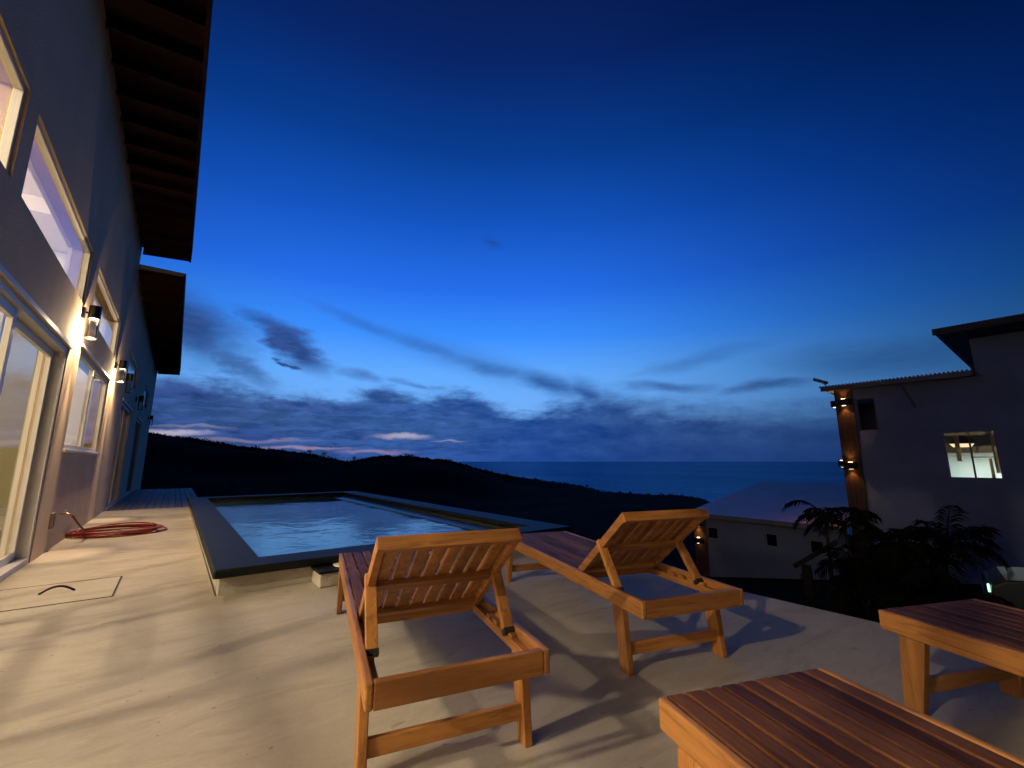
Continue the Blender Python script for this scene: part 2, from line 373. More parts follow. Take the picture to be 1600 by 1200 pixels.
def light(name, kind, loc, energy, color, parent=None, size=.05, rot=None, spot=None, blend=.5):
    d = bpy.data.lights.new(name, kind); d.energy = energy; d.color = color
    if kind in ('POINT', 'SPOT'): d.shadow_soft_size = size
    if kind == 'AREA': d.size = size
    if kind == 'SPOT': d.spot_size = R(spot); d.spot_blend = blend
    o = bpy.data.objects.new(name, d); C.objects.link(o); o.location = loc
    if rot: o.rotation_euler = rot
    if parent is not None: o.parent = parent
    return o

# ================================================================== terrain, sea
def interp(x, xs, ys): return float(np.interp(x, xs, ys))
RAZ = [-60, -2.56, 1.14, 5.84, 10.33, 13.06, 17.04, 18.12, 20.8, 24.23, 29.06, 34.0, 38, 42.23, 45.46, 48.63, 53.25, 57.68, 60.13, 61.27, 63, 66.89, 85, 130]
REL = [3.2, 2.91, 2.45, 1.67, 1.23, .84, -.05, .30, .72, .68, .2, -1.15, -2.0, -2.6, -2.95, -3.75, -3.98, -4.0, -4.3, -4.8, -6.2, -7.2, -7.6, -7.6]
RRD = [190, 190, 190, 190, 185, 180, 172, 165, 165, 165, 165, 175, 190, 205, 215, 230, 250, 270, 285, 290, 260, 200, 120, 100]
def near_ground(x, y):
    g = -2.45 - .17*max(0., y-2.5) - .08*max(0., x-15)
    g = max(g, -5.6-.02*max(0, y-15))
    return g
def build_terrain():
    rng = np.random.RandomState(4)
    azs = np.arange(-60, 128, .16)
    rs = np.concatenate([np.linspace(3.2, 30, 16), np.geomspace(33, 160, 26)])
    fr = [0.90, .93, .955, .975, .99, 1.0, 1.012, 1.03, 1.06, 1.12, 1.25, 1.5, 1.9]
    vs = []; fs = []
    nr = len(rs)+len(fr)
    for a in azs:
        Rr = interp(a, RAZ, RRD); e = interp(a, RAZ, REL)
        zr = 1+Rr*math.tan(R(e)) - .5
        s_, c_ = math.sin(R(a)), math.cos(R(a))
        ra = np.concatenate([rs*(Rr*.87/160.), [Rr*k for k in fr]])
        ra[:16] = np.linspace(3.2, 30*(Rr*.87/160.), 16)
        for r in ra:
            x, y = r*s_, r*c_
            t = min(1., max(0., (r-28)/(Rr-28)))
            g = near_ground(x, y) if r < 60 else near_ground(x*60/r, y*60/r)
            if r <= Rr:
                k = t**1.4
                z = g*(1-k)+zr*k - (5.5 if zr > 0 else max(1.5, 5.5+zr*.4))*math.sin(math.pi*min(1, t))**2
            else:
                z = zr-(r/Rr-1)*95*(1+.4*(r/Rr-1))
            if r > 34:
                amp = min(1., (r-34)/60)
                cc = .5*(mnoise.noise(Vector((x*.16, y*.16, 1)))+1)
                z += amp*(1.5*mnoise.noise(Vector((x*.045, y*.045, 0)))*(0.35 if abs(r/Rr-1) < .08 else 1) + .9*abs(mnoise.noise(Vector((x*.30, y*.30, 3)))) + .5*abs(mnoise.noise(Vector((x*.8, y*.8, 5)))))
            vs.append((x, y, max(z, -75)))
    n = len(azs)
    for i in range(n-1):
        for j in range(nr-1):
            fs.append((i*nr+j, i*nr+j+1, (i+1)*nr+j+1, (i+1)*nr+j))
    mb = MB(); mb.v = vs; mb.f = fs; mb.sm = [True]*len(fs)
    return struct('hillside_terrain', mb, M_SOIL)
terrain = build_terrain()
TV = np.array([v.co[:] for v in terrain.data.vertices])

def build_bush():
    """leaf clumps along the ridge and over the slope: dense coastal woodland nobody could count"""
    rng = random.Random(11); vs = []; fs = []
    def leaf(c, s):
        a = Vector((rng.uniform(-1, 1), rng.uniform(-1, 1), rng.uniform(-1, 1))).normalized(); b = a.cross(Vector((rng.uniform(-1, 1), rng.uniform(-1, 1), rng.uniform(-1, 1)))).normalized()
        o = len(vs); vs.extend([tuple(c-a*s), tuple(c+b*s*.6), tuple(c+a*s), tuple(c-b*s*.6)]); fs.append((o, o+1, o+2, o+3))
    for i in range(900):
        a = rng.uniform(-8, 63); Rr = interp(a, RAZ, RRD); e = interp(a, RAZ, REL)
        q = rng.random(); r = Rr*(rng.uniform(.955, 1.01) if q < .75 else rng.uniform(.5, .95))
        if q < .75: z = 1+r*math.tan(R(e))-.75
        else: continue
        h = rng.uniform(.35, 1.2)*(1 if rng.random() < .85 else 1.5)*(1 if a < 40 else 1.35); wd = rng.uniform(.8, 2.2)
        c0 = Vector((r*math.sin(R(a)), r*math.cos(R(a)), z))
        for k in range(46):
            p = Vector((rng.gauss(0, 1), rng.gauss(0, 1), rng.gauss(0, 1))).normalized()*rng.random()**.4
            leaf(c0+Vector((p.x*wd, p.y*wd, abs(p.z)*h-.15)), rng.uniform(.16, .4))
    mb = MB(); mb.v = vs; mb.f = fs; mb.sm = [False]*len(fs)
    o = mb.build('hillside_woodland', M_BUSH); tag(o, 'dark dense woodland canopy along the hill ridge above the sea', 'woodland', kind='stuff')
build_bush()
def far_tree(a, r, h, label, seed):
    rng = random.Random(seed); e = interp(a, RAZ, REL); Rr = interp(a, RAZ, RRD)
    base = 1+Rr*math.tan(R(e))*r/Rr-.6
    t = empty('hill_tree', (r*math.sin(R(a)), r*math.cos(R(a)), base), label=label, cat='tree', group='small trees standing above the ridge')
    mb = MB(); mb.tube([(0, 0, -.5), (.05, 0, h*.5), (.15*rng.uniform(-1, 1), 0, h*.8)], [.13, .09, .04], 6)
    for k in range(6):
        z = h*rng.uniform(.35, .7); an = rng.uniform(0, 6.28); L = h*rng.uniform(.25, .45)
        mb.tube([(0, 0, z), (math.cos(an)*L, math.sin(an)*L, z+L*.8)], [.05, .02], 5)
    mb.build('trunk', M_BARK, t)
    vs = MB()
    for k in range(170):
        an = rng.uniform(0, 6.28); rr = h*.42*rng.random()**.5; z = h*rng.uniform(.55, 1.05)-rr*.35
        c = Vector((math.cos(an)*rr, math.sin(an)*rr, z)); A = Vector((rng.gauss(0, 1), rng.gauss(0, 1), rng.gauss(0, 1))).normalized()*.14; B = A.cross(Vector((0, .3, 1))).normalized()*.09
        vs.add([c-A, c+B, c+A, c-B], [(0, 1, 2, 3)])
    vs.build('crown', M_BUSH, t)
for i, (a, h, lb) in enumerate([(12.6, 2.1, 'thin little tree on the hill ridge, leftmost of the ones standing clear of the woodland'), (14.2, 2.3, 'small forked tree on the ridge crest between the two low glow patches'),
                               (17.6, 1.9, 'low bushy tree in the dip between the two hill humps'), (46.8, 2.2, 'small tree standing up from the ridge slope above the sea'), (52.1, 1.9, 'last small tree before the ridge flattens towards the headland')]):
    far_tree(a, interp(a, RAZ, RRD)*.985, h, lb, i+3)

s_ = MB(); s_.add([(-90000, -90000, -62), (90000, -90000, -62), (90000, 90000, -62), (-90000, 90000, -62)], [(0, 1, 2, 3)])
struct('sea', s_, M_SEA)

# ================================================================== terrace
t_ = MB(); t_.box(-1.06, 3.63, -9, 4.15, -.22, 0.)
t_.box(-1.06, .345, 4.15, 12.35, -.22, 0.)
# keep the pieces flush but not overlapping: they meet edge to edge
struct('terrace', t_, M_CONC)
rw = MB(); rw.box(-1.06, 3.57, -9, 4.15, -4.2, -.221); rw.box(-1.06, .345, 4.151, 12.35, -6.5, -.221)
struct('terrace_retaining_wall', rw, M_RENDER)
j_ = MB()
j_.box(-.95, .345, 8.50, 8.507, .0003, .0012)
struct('terrace_joint', j_, mat('joint', (.13, .11, .09), .9))
dk = MB()
npl = 13; wpl = (0.62+1.05)/npl
tone = []
rng = random.Random(5)
for k in range(npl):
    x0 = -1.05+k*wpl
    dk.box(x0+.004, x0+wpl-.005, 12.36, 21.2, -.05, -.012+rng.uniform(-.002, .002)); tone += [rng.random()*.8]*8
dk_o = struct('wooden_deck', dk, M_DECKWOOD, bevel=.002, tone=tone)
df = MB(); df.box(-1.05, .615, 12.36, 21.18, -.3, -.055); df.box(-1.0, -.8, 20.8, 21.0, -6, -.301); df.box(.3, .5, 20.8, 21.0, -6, -.301); df.box(.3, .5, 16.8, 17.0, -6, -.301)
struct('wooden_deck_frame', df, M_FASCIA)

# ================================================================== pool
PX0, PX1, PY0, PY1, PZ = .31, 4.03, 4.06, 12.42, .20
pool = empty('swimming_pool', ((PX0+PX1)/2, (PY0+PY1)/2, 0), label='rectangular raised swimming pool with a dark stone coping at the terrace edge', cat='pool')
ox, oy = -(PX0+PX1)/2, -(PY0+PY1)/2
def ring(mb, x0, x1, y0, y1, ix0, ix1, iy0, iy1, z0, z1):
    o = [(x0, y0), (x1, y0), (x1, y1), (x0, y1)]; i = [(ix0, iy0), (ix1, iy0), (ix1, iy1), (ix0, iy1)]
    vs = [(x+ox, y+oy, z) for z in (z0, z1) for x, y in o]+[(x+ox, y+oy, z) for z in (z0, z1) for x, y in i]
    fs = []
    for k in range(4):
        l = (k+1) % 4
        fs += [(k, l, 4+l, 4+k), (8+l, 8+k, 12+k, 12+l), (4+k, 4+l, 12+l, 12+k), (l, k, 8+k, 8+l)]
    return mb.add(vs, fs)
IX0, IX1, IY0, IY1 = .66, 3.62, 4.42, 12.06
ring(MB(), PX0, PX1, PY0, PY1, IX0, IX1, IY0, IY1, .135, PZ).build('coping', M_TILE, pool, bevel=.018, seg=3)
ring(MB(), PX0+.05, PX1-.05, PY0+.09, PY1-.06, IX0-.03, IX1+.03, IY0-.03, IY1+.03, -4.8, .1345).build('outer_wall', M_RENDER, pool, bevel=.006)
ring(MB(), IX0-.029, IX1+.029, IY0-.029, IY1+.029, IX0+.02, IX1-.02, IY0+.02, IY1-.02, -1.4, .1342).build('inner_wall', M_POOLIN, pool)
b = MB(); b.box(IX0+ox, IX1+ox, IY0+oy, IY1+oy, -1.5, -1.401); b.build('floor', M_POOLIN, pool)
b = MB(); b.box(3.30+ox, IX1-.021+ox, IY0+.021+oy, IY1-.021+oy, -1.4, .096); b.build('inner_ledge', M_POOLIN, pool, bevel=.01)
wtr = MB(); wtr.add([(IX0+.02, IY0+.02, .085), (3.30, IY0+.02, .085), (3.30, IY1-.02, .085), (IX0+.02, IY1-.02, .085)], [(0, 1, 2, 3)])
struct('pool_water', wtr, M_POOLW)

sk = empty('skimmer_box', (1.28, 4.07, 0), label='small cream masonry skimmer box with dark rim against the pool front', cat='skimmer box')
b = MB(); b.box(-.26, .26, -.19, .078, .0, .105); b.build('body', M_RENDER, sk, bevel=.012)
b = MB(); b.box(-.27, .27, -.2, .08, .106, .126); b.build('rim', M_TILE, sk, bevel=.006)
b = MB(); b.cyl((0, -.06), .12, .127, .139, 28); b.build('lid', mat('white_plastic', (.7, .66, .6), .4), sk, bevel=.004)

# ================================================================== hatch, hose, tap, box
ht = empty('floor_hatch', (-.62, 4.97, 0), label='flush concrete access hatch with curved handle in the terrace floor', cat='hatch')
b = MB(); b.box(-.36, .345, -.36, .36, .0008, .0024); b.build('cover', M_CONC, ht)
b = MB()
for a in [(-.372, .357, -.372, -.3605), (-.372, .357, .3605, .372), (-.372, -.3605, -.36, .36), (.3455, .357, -.36, .36)]: b.box(*a, .0006, .0034)
b.build('gap', mat('gap_black', (.02, .018, .015), .9), ht)
b = MB(); b.tube([(-.10+.2*k/10, .02+.0*k, .003+.045*math.sin(math.pi*k/10)) for k in range(11)], .008, 8); b.build('handle', M_BLACK, ht)

def hose():
    rng = random.Random(2); pts = []
    N = 520; turns = 6
    for i in range(N):
        lap = turns*i/N; a = 2*math.pi*lap+3.9
        rx = .46+.045*math.sin(1.7*lap+.4)+.03*math.sin(3.1*lap); ry = .36+.045*math.cos(2.1*lap)+.03*math.sin(1.3*lap)
        cx = .03*math.sin(2.7*lap); cy = .03*math.cos(1.9*lap)
        lift = .045*max(0, math.sin(a+.3))*((lap/turns))
        pts.append(Vector((cx+rx*math.cos(a), cy+ry*math.sin(a), .012+.010*lap+.006*math.sin(a*2+lap)+lift*.6)))
    # rise to the tap
    end = pts[-1]; tap = Vector((-.375, -.85, .36))
    c1 = end+Vector((0, -.25, .02)); 
    tail = []
    for k in range(1, 30):
        t = k/29; p = (1-t)**3*end+3*(1-t)**2*t*(end+Vector((.10, -.10, .0)))+3*(1-t)*t*t*(tap+Vector((.08, .12, -.2)))+t**3*tap
        tail.append(p)
    mb = MB(); mb.tube(pts+tail, .0115, 8)
    o = mb.build('garden_hose', M_RUBBER); o.location = (-.55, 8.45, 0)
    tag(o, 'coiled red garden hose lying on the terrace beside the house wall', 'hose')
hose()
tp = empty('garden_tap', (-1.05, 7.62, .38), label='small brass garden tap on the wall above the red hose', cat='tap')
b = MB(); b.tube([(0, 0, 0), (.07, 0, .0), (.11, 0, -.01), (.125, 0, -.05)], .009, 8); b.cyl((0, 0), .02, -.005, .005); b.build('spout', mat('brass', (.5, .36, .2), .35, metal=.9), tp)
b = MB(); b.tube([(.06, 0, .0), (.06, 0, .035)], .005, 6); b.tube([(.06, -.03, .037), (.06, .03, .037)], .007, 6); b.build('handle', M_STEEL, tp)
ob = empty('outlet_box', (-1.05, 7.22, .34), label='brown weatherproof outlet box on the wall left of the tap', cat='outlet box')
b = MB(); b.box(0, .03, -.06, .06, -.085, .085); b.build('cover', mat('brown_plastic', (.16, .12, .09), .5), ob, bevel=.006)
b = MB(); b.box(.0305, .034, -.035, .035, -.05, .05); b.build('flap', mat('brown_plastic2', (.10, .08, .06), .4), ob, bevel=.001)

# ================================================================== our house
WX = -1.05; WT = .18
def make_window(parent, y0, y1, z0, z1, mull=(), t=.05, name='window', glass=M_GLASS, fm=M_TRIM, sill=False, depth=.05, xo=-.02):
    f = frame_yz(MB(), xo-depth, xo, y0+.001, y1-.001, z0+.001, z1-.001, t)
    for m_ in mull: f.box(xo-depth+.002, xo-.002, m_-t*.6, m_+t*.6, z0+t, z1-t)
    fo = f.build(name, fm, parent, bevel=.004)
    g = MB(); g.add([(xo-depth*.5, y0+t*.6, z0+t*.6), (xo-depth*.5, y1-t*.6, z0+t*.6), (xo-depth*.5, y1-t*.6, z1-t*.6), (xo-depth*.5, y0+t*.6, z1-t*.6)], [(0, 1, 2, 3)])
    g.build('pane', glass, fo)
    if sill:
        s = MB(); s.box(xo-.02, .03, y0-.03, y1+.03, z0-.035, z0-.001); s.build('sill', M_TRIMB, fo, bevel=.004)
    return fo
house = empty('house', (WX, 0, 0), label='grey rendered house with lit windows and glass doors along the terrace', cat='house')
H1Y0, H1Y1, H1Z = -7., 11.7, 5.5
uw = [(-5.2, -2.2), (-1.9, .95), (1.25, 4.03), (4.27, 6.95), (7.47, 10.28)]
holes = [(a, b_, 2.82, 3.48) for a, b_ in uw]
DOOR = (-1.5, 6.58, 0.0, 2.21); holes.append(DOOR)
LW = (7.22, 10.05, 1.14, 2.36); holes.append(LW)
wall = wall_x(MB(), -WT, 0, H1Y0, H1Y1, 0.0, H1Z, holes)
wall.box(-7.5, -WT-.001, H1Y1-.18, H1Y1, 0.0, H1Z); wall.box(-7.5, -WT-.001, H1Y0, H1Y0+.18, 0.0, H1Z); wall.box(-7.7, -7.501, H1Y0, H1Y1, 0.0, H1Z)
wall.build('wall', M_STUCCO, house)
ft = MB(); ft.box(-7.7, -.001, H1Y0, H1Y1, -6.5, -.001); ft.build('foundation', M_STUCCO, house)
ii = MB(); ii.box(-7.45, -7.40, H1Y0+.2, H1Y1-.2, .02, 4.95); ii.box(-7.39, -WT-.05, H1Y1-.25, H1Y1-.19, .02, 4.95); ii.box(-7.39, -WT-.05, H1Y0+.19, H1Y0+.25, .02, 4.95)
ii.build('interior_wall', M_INT, house)
iw2 = wall_x(MB(), -WT-.04, -WT-.002, H1Y0+.2, H1Y1-.2, .02, 4.95, holes); iw2.build('inner_lining', M_INT, house)
pt = MB(); pt.box(-7.39, -WT-.045, 6.85, 6.97, .02, 2.45); pt.build('partition', mat('olive_partition', (.20, .19, .11), .6), house)
pt = MB(); pt.box(-3.2, -2.7, 3.0, 3.15, 2.95, 4.9); pt.build('ceiling_post', M_INT, house)
ce = MB(); ce.box(-7.4, -WT-.045, H1Y0+.2, H1Y1-.2, 4.96, 5.05); ce.build('ceiling', M_INT, house)
bm_ = MB()
for y in (-2.5, .6, 4.2, 9.2):
    bm_ = MB(); bm_.box(-7.38, -WT-.06, y-.07, y+.07, 4.72, 4.955); bm_.build('ceiling_beam', M_INT, house)
fl = MB(); fl.box(-7.4, -WT-.003, H1Y0+.2, H1Y1-.2, 0.001, .018); fl.build('floor', M_INTFLOOR, house)
for a, b_ in uw:
    make_window(house, a, b_, 2.82, 3.48, t=.035)
lwf = make_window(house, LW[0], LW[1], LW[2], LW[3], mull=(8.55,), t=.06, sill=True)
# lintel trim above openings
tr = MB(); tr.box(.0005, .022, 4.0-5.6, 6.66, 2.215, 2.255); tr.build('door_trim', M_TRIMB, house)
tr = MB(); tr.box(.0005, .022, 7.16, 10.1, 2.365, 2.40); tr.build('window_trim', M_TRIMB, house)
# sliding doors
sd = frame_yz(MB(), -.15, -.01, DOOR[0]+.001, DOOR[1]-.001, .001, 2.209, .055).build('sliding_door', M_TRIM, house, bevel=.004)
pan = [(-1.44, .55, -.115), (.50, 2.55, -.06), (2.48, 4.10, -.115), (3.54, 4.88, -.06), (4.82, 6.52, -.115)]
for i, (a, b_, x) in enumerate(pan):
    f = frame_yz(MB(), x-.02, x+.02, a, b_, .058, 2.15, .075)
    if i in (1, 2): f.box(x-.018, x+.018, a+.076, b_-.076, 1.26, 1.37)  # unseen crossrails, added to cast a band of shade on the terrace
    if i == 2: f.box(x-.018, x+.018, a+.076, b_-.076, .66, .745)  # unseen lower rail, added for the second shade band
    fo = f.build('door_panel', M_TRIM, sd, bevel=.004)
    g = MB(); g.add([(x, a+.05, .1), (x, b_-.05, .1), (x, b_-.05, 2.1), (x, a+.05, 2.1)], [(0, 1, 2, 3)]); g.build('door_glass', M_GLASS, sd)
# roof: mono pitch rising outwards, rafters below
def roof(parent, y0, y1, zw, over, rise, thick=.06, raft=True, ext=.0, deep=7.9):
    sl = rise/over
    r = MB(); z = lambda x: zw+sl*x
    xa, xb = -deep, over
    r.hexa([(xa, y0, z(xa)), (xb, y0, z(xb)), (xb, y1, z(xb)), (xa, y1, z(xa))], [(xa, y0, z(xa)+thick), (xb, y0, z(xb)+thick), (xb, y1, z(xb)+thick), (xa, y1, z(xa)+thick)])
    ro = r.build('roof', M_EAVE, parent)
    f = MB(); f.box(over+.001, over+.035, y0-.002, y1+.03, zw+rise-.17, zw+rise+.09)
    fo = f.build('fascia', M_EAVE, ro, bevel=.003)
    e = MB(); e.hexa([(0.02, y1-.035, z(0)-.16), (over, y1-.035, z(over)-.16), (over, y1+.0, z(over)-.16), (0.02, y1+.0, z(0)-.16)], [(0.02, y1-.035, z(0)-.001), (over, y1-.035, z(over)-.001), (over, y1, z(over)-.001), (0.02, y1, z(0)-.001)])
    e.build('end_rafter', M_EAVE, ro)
    if raft:
        y = y0+.12
        while y < y1-.1:
            q = MB(); q.hexa([(.002, y, z(0)-.14), (over-.001, y, z(over)-.14), (over-.001, y+.045, z(over)-.14), (.002, y+.045, z(0)-.14)], [(.002, y, z(0)-.001), (over-.001, y, z(over)-.001), (over-.001, y+.045, z(over)-.001), (.002, y+.045, z(0)-.001)])
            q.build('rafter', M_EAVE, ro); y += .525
    return ro
roof(house, H1Y0-.2, 11.78, 5.55, .82, .07)
# lamps
def wall_lamp(y, lit, label):
    t = empty('wall_lamp', (WX, y, 2.62), label=label, cat='wall lamp', group='cylinder lamps along the house wall')
    b = MB(); b.box(.0, .03, -.035, .035, .03, .15); b.tube([(.03, 0, .1), (.06, 0, .1)], .012, 8); b.build('bracket', M_BLACK, t)
    b = MB(); n = 28
    prof = [(.046, .178), (.050, .03), (.056, .03), (.056, .186), (.0, .19)]
    for (r0, z0), (r1, z1) in zip(prof, prof[1:]):
        b.add([(.11+r_*math.cos(2*math.pi*k/n), r_*math.sin(2*math.pi*k/n), z) for r_, z in ((r0, z0), (r1, z1)) for k in range(n)], [(k, (k+1) % n, n+(k+1) % n, n+k) for k in range(n)])
    b.add([(.11+.046*math.cos(2*math.pi*k/n), .046*math.sin(2*math.pi*k/n), .178) for k in range(n)], [tuple(range(n))])
    b.build('cap', M_BLACK, t)
    b = MB(); n = 28
    for r_ in (.05, .047): b.add([(.11+r_*math.cos(2*math.pi*k/n), r_*math.sin(2*math.pi*k/n), z) for z in (-.2, .029) for k in range(n)], [(k, (k+1) % n, n+(k+1) % n, n+k) for k in range(n)], True)
    b.build('glass_cylinder', M_GLASS, t)
    b = MB(); b.tube([(.11+.05*math.cos(6.2832*k/28), .05*math.sin(6.2832*k/28), -.206) for k in range(28)], .006, 6, closed=True); b.build('base_ring', mat('ring_metal_lit', (.5, .42, .33), .35, metal=.8) if lit else M_BLACK, t)  # ring pale on lit lamps, black on unlit: lamp light put into its colour
    b = MB(); b.bar((.11+.054, 0, -.2), (.11+.054, 0, .05), .006, .006, Vector((1, 0, 0))); b.bar((.11-.054, 0, -.2), (.11-.054, 0, .05), .006, .006, Vector((1, 0, 0))); b.build('cage_bar', M_BLACK, t)
    if lit:
        b = MB(); b.tube([(.11+.041*math.cos(6.2832*k/20), .041*math.sin(6.2832*k/20), .040) for k in range(20)], .0055, 6, closed=True); b.build('bulb', M_BULB, t)
        light('lamp_light', 'POINT', (.11, 0, .075), 480, (1., .70, .42), t, size=.02)
        light('wall_fill', 'POINT', (.11, 0, -.09), 48, (1., .70, .42), t, size=0.0)  # extra point light in the empty glass, added to brighten the wall
    return t
wall_lamp(6.9, True, 'lit cylinder wall lamp between the glass doors and the lower window')
wall_lamp(10.45, True, 'lit cylinder wall lamp at the far corner, right of the lower window')
# interior lamps
def ceiling_lamp(x, y, z, e, label, size=.07, drop=True):
    t = empty('ceiling_light', (x, y, z), label=label, cat='ceiling light', group='lamps in the lit room behind the glass doors')
    b = MB(); b.cyl((0, 0), .11, .10, .16, 24, .05); b.build('shade', M_INT, t)
    b = MB(); b.cyl((0, 0), .006, .16, 4.95-z, 8); b.build('cord', M_INT, t)
    b = MB(); b.cyl((0, 0), .05, .075, .099, 16); b.build('bulb', M_BULB, t)
    light('lamp_light', 'POINT', (0, 0, 0), e, WARM, t, size=size)
ceiling_lamp(-4.6, 2.5, 4.35, 1080, 'main hanging lamp of the room, nearest to the doors', size=.18)
ceiling_lamp(-4.4, 9.0, 4.2, 260, 'hanging lamp in the room behind the lower window')
ceiling_lamp(-6.7, .7, 4.3, 1300, 'hanging lamp at the near end of the room')
ceiling_lamp(-5.6, 5.2, 2.75, 60, 'low hanging lamp beside the partition wall')

# ---- second house along the same line
house2 = empty('far_house', (WX, 0, 0), label='unlit second grey house beyond the terrace, past the planked deck', cat='house')
dd = [(12.6, 15.0), (17.2, 19.4), (21.2, 23.0)]; uu = [(12.75, 15.3, 2.86, 3.5), (18.6, 20.9, 2.86, 3.5)]
h2 = [(a, b_, 0.0, 2.3) for a, b_ in dd[:2]]+uu
w2 = wall_x(MB(), -WT, -.003, 11.705, 24.6, 0.0, 4.97, h2)
w2.box(-7.5, -WT-.001, 24.42, 24.6, 0., 4.97); w2.box(-7.7, -7.501, 11.705, 24.6, 0., 4.97); w2.build('wall', M_STUCCO, house2)
b = MB(); b.box(-7.7, -.003, 11.705, 24.6, -7, -.001); b.build('foundation', M_STUCCO, house2)
for a, b_, c, d in uu: make_window(house2, a, b_, c, d, t=.04, glass=M_DARKGLASS, fm=M_TRIMB)
for a, b_ in dd[:2]:
    f = frame_yz(MB(), -.10, -.03, a+.001, b_-.001, .001, 2.299, .06); f.box(-.09, -.04, (a+b_)/2-.03, (a+b_)/2+.03, .061, 2.239); fo = f.build('sliding_door', M_TRIMB, house2)
    g = MB(); g.add([(-.07, a+.03, .03), (-.07, b_-.03, .03), (-.07, b_-.03, 2.27), (-.07, a+.03, 2.27)], [(0, 1, 2, 3)]); g.build('pane', M_DARKGLASS, fo)
b = MB(); b.box(-.002, .012, 12.55, 15.05, 2.302, 2.34); b.box(-.002, .012, 17.15, 19.45, 2.302, 2.34); b.build('door_trim', M_TRIMB, house2)
roof(house2, 11.86, 24.75, 5.0, .76, .04)
b = MB(); b.box(-7.9, .8, 11.86, 24.8, 5.10, 5.19); b.build('roof_edge', M_FASCIAG, house2)
for y, lb in ((11.95, 'unlit cylinder lamp nearest to the lit corner of the first house'), (15.9, 'unlit cylinder lamp midway along the second house wall'), (22.6, 'unlit cylinder lamp at the far end, farthest of the row')): wall_lamp(y, False, lb)

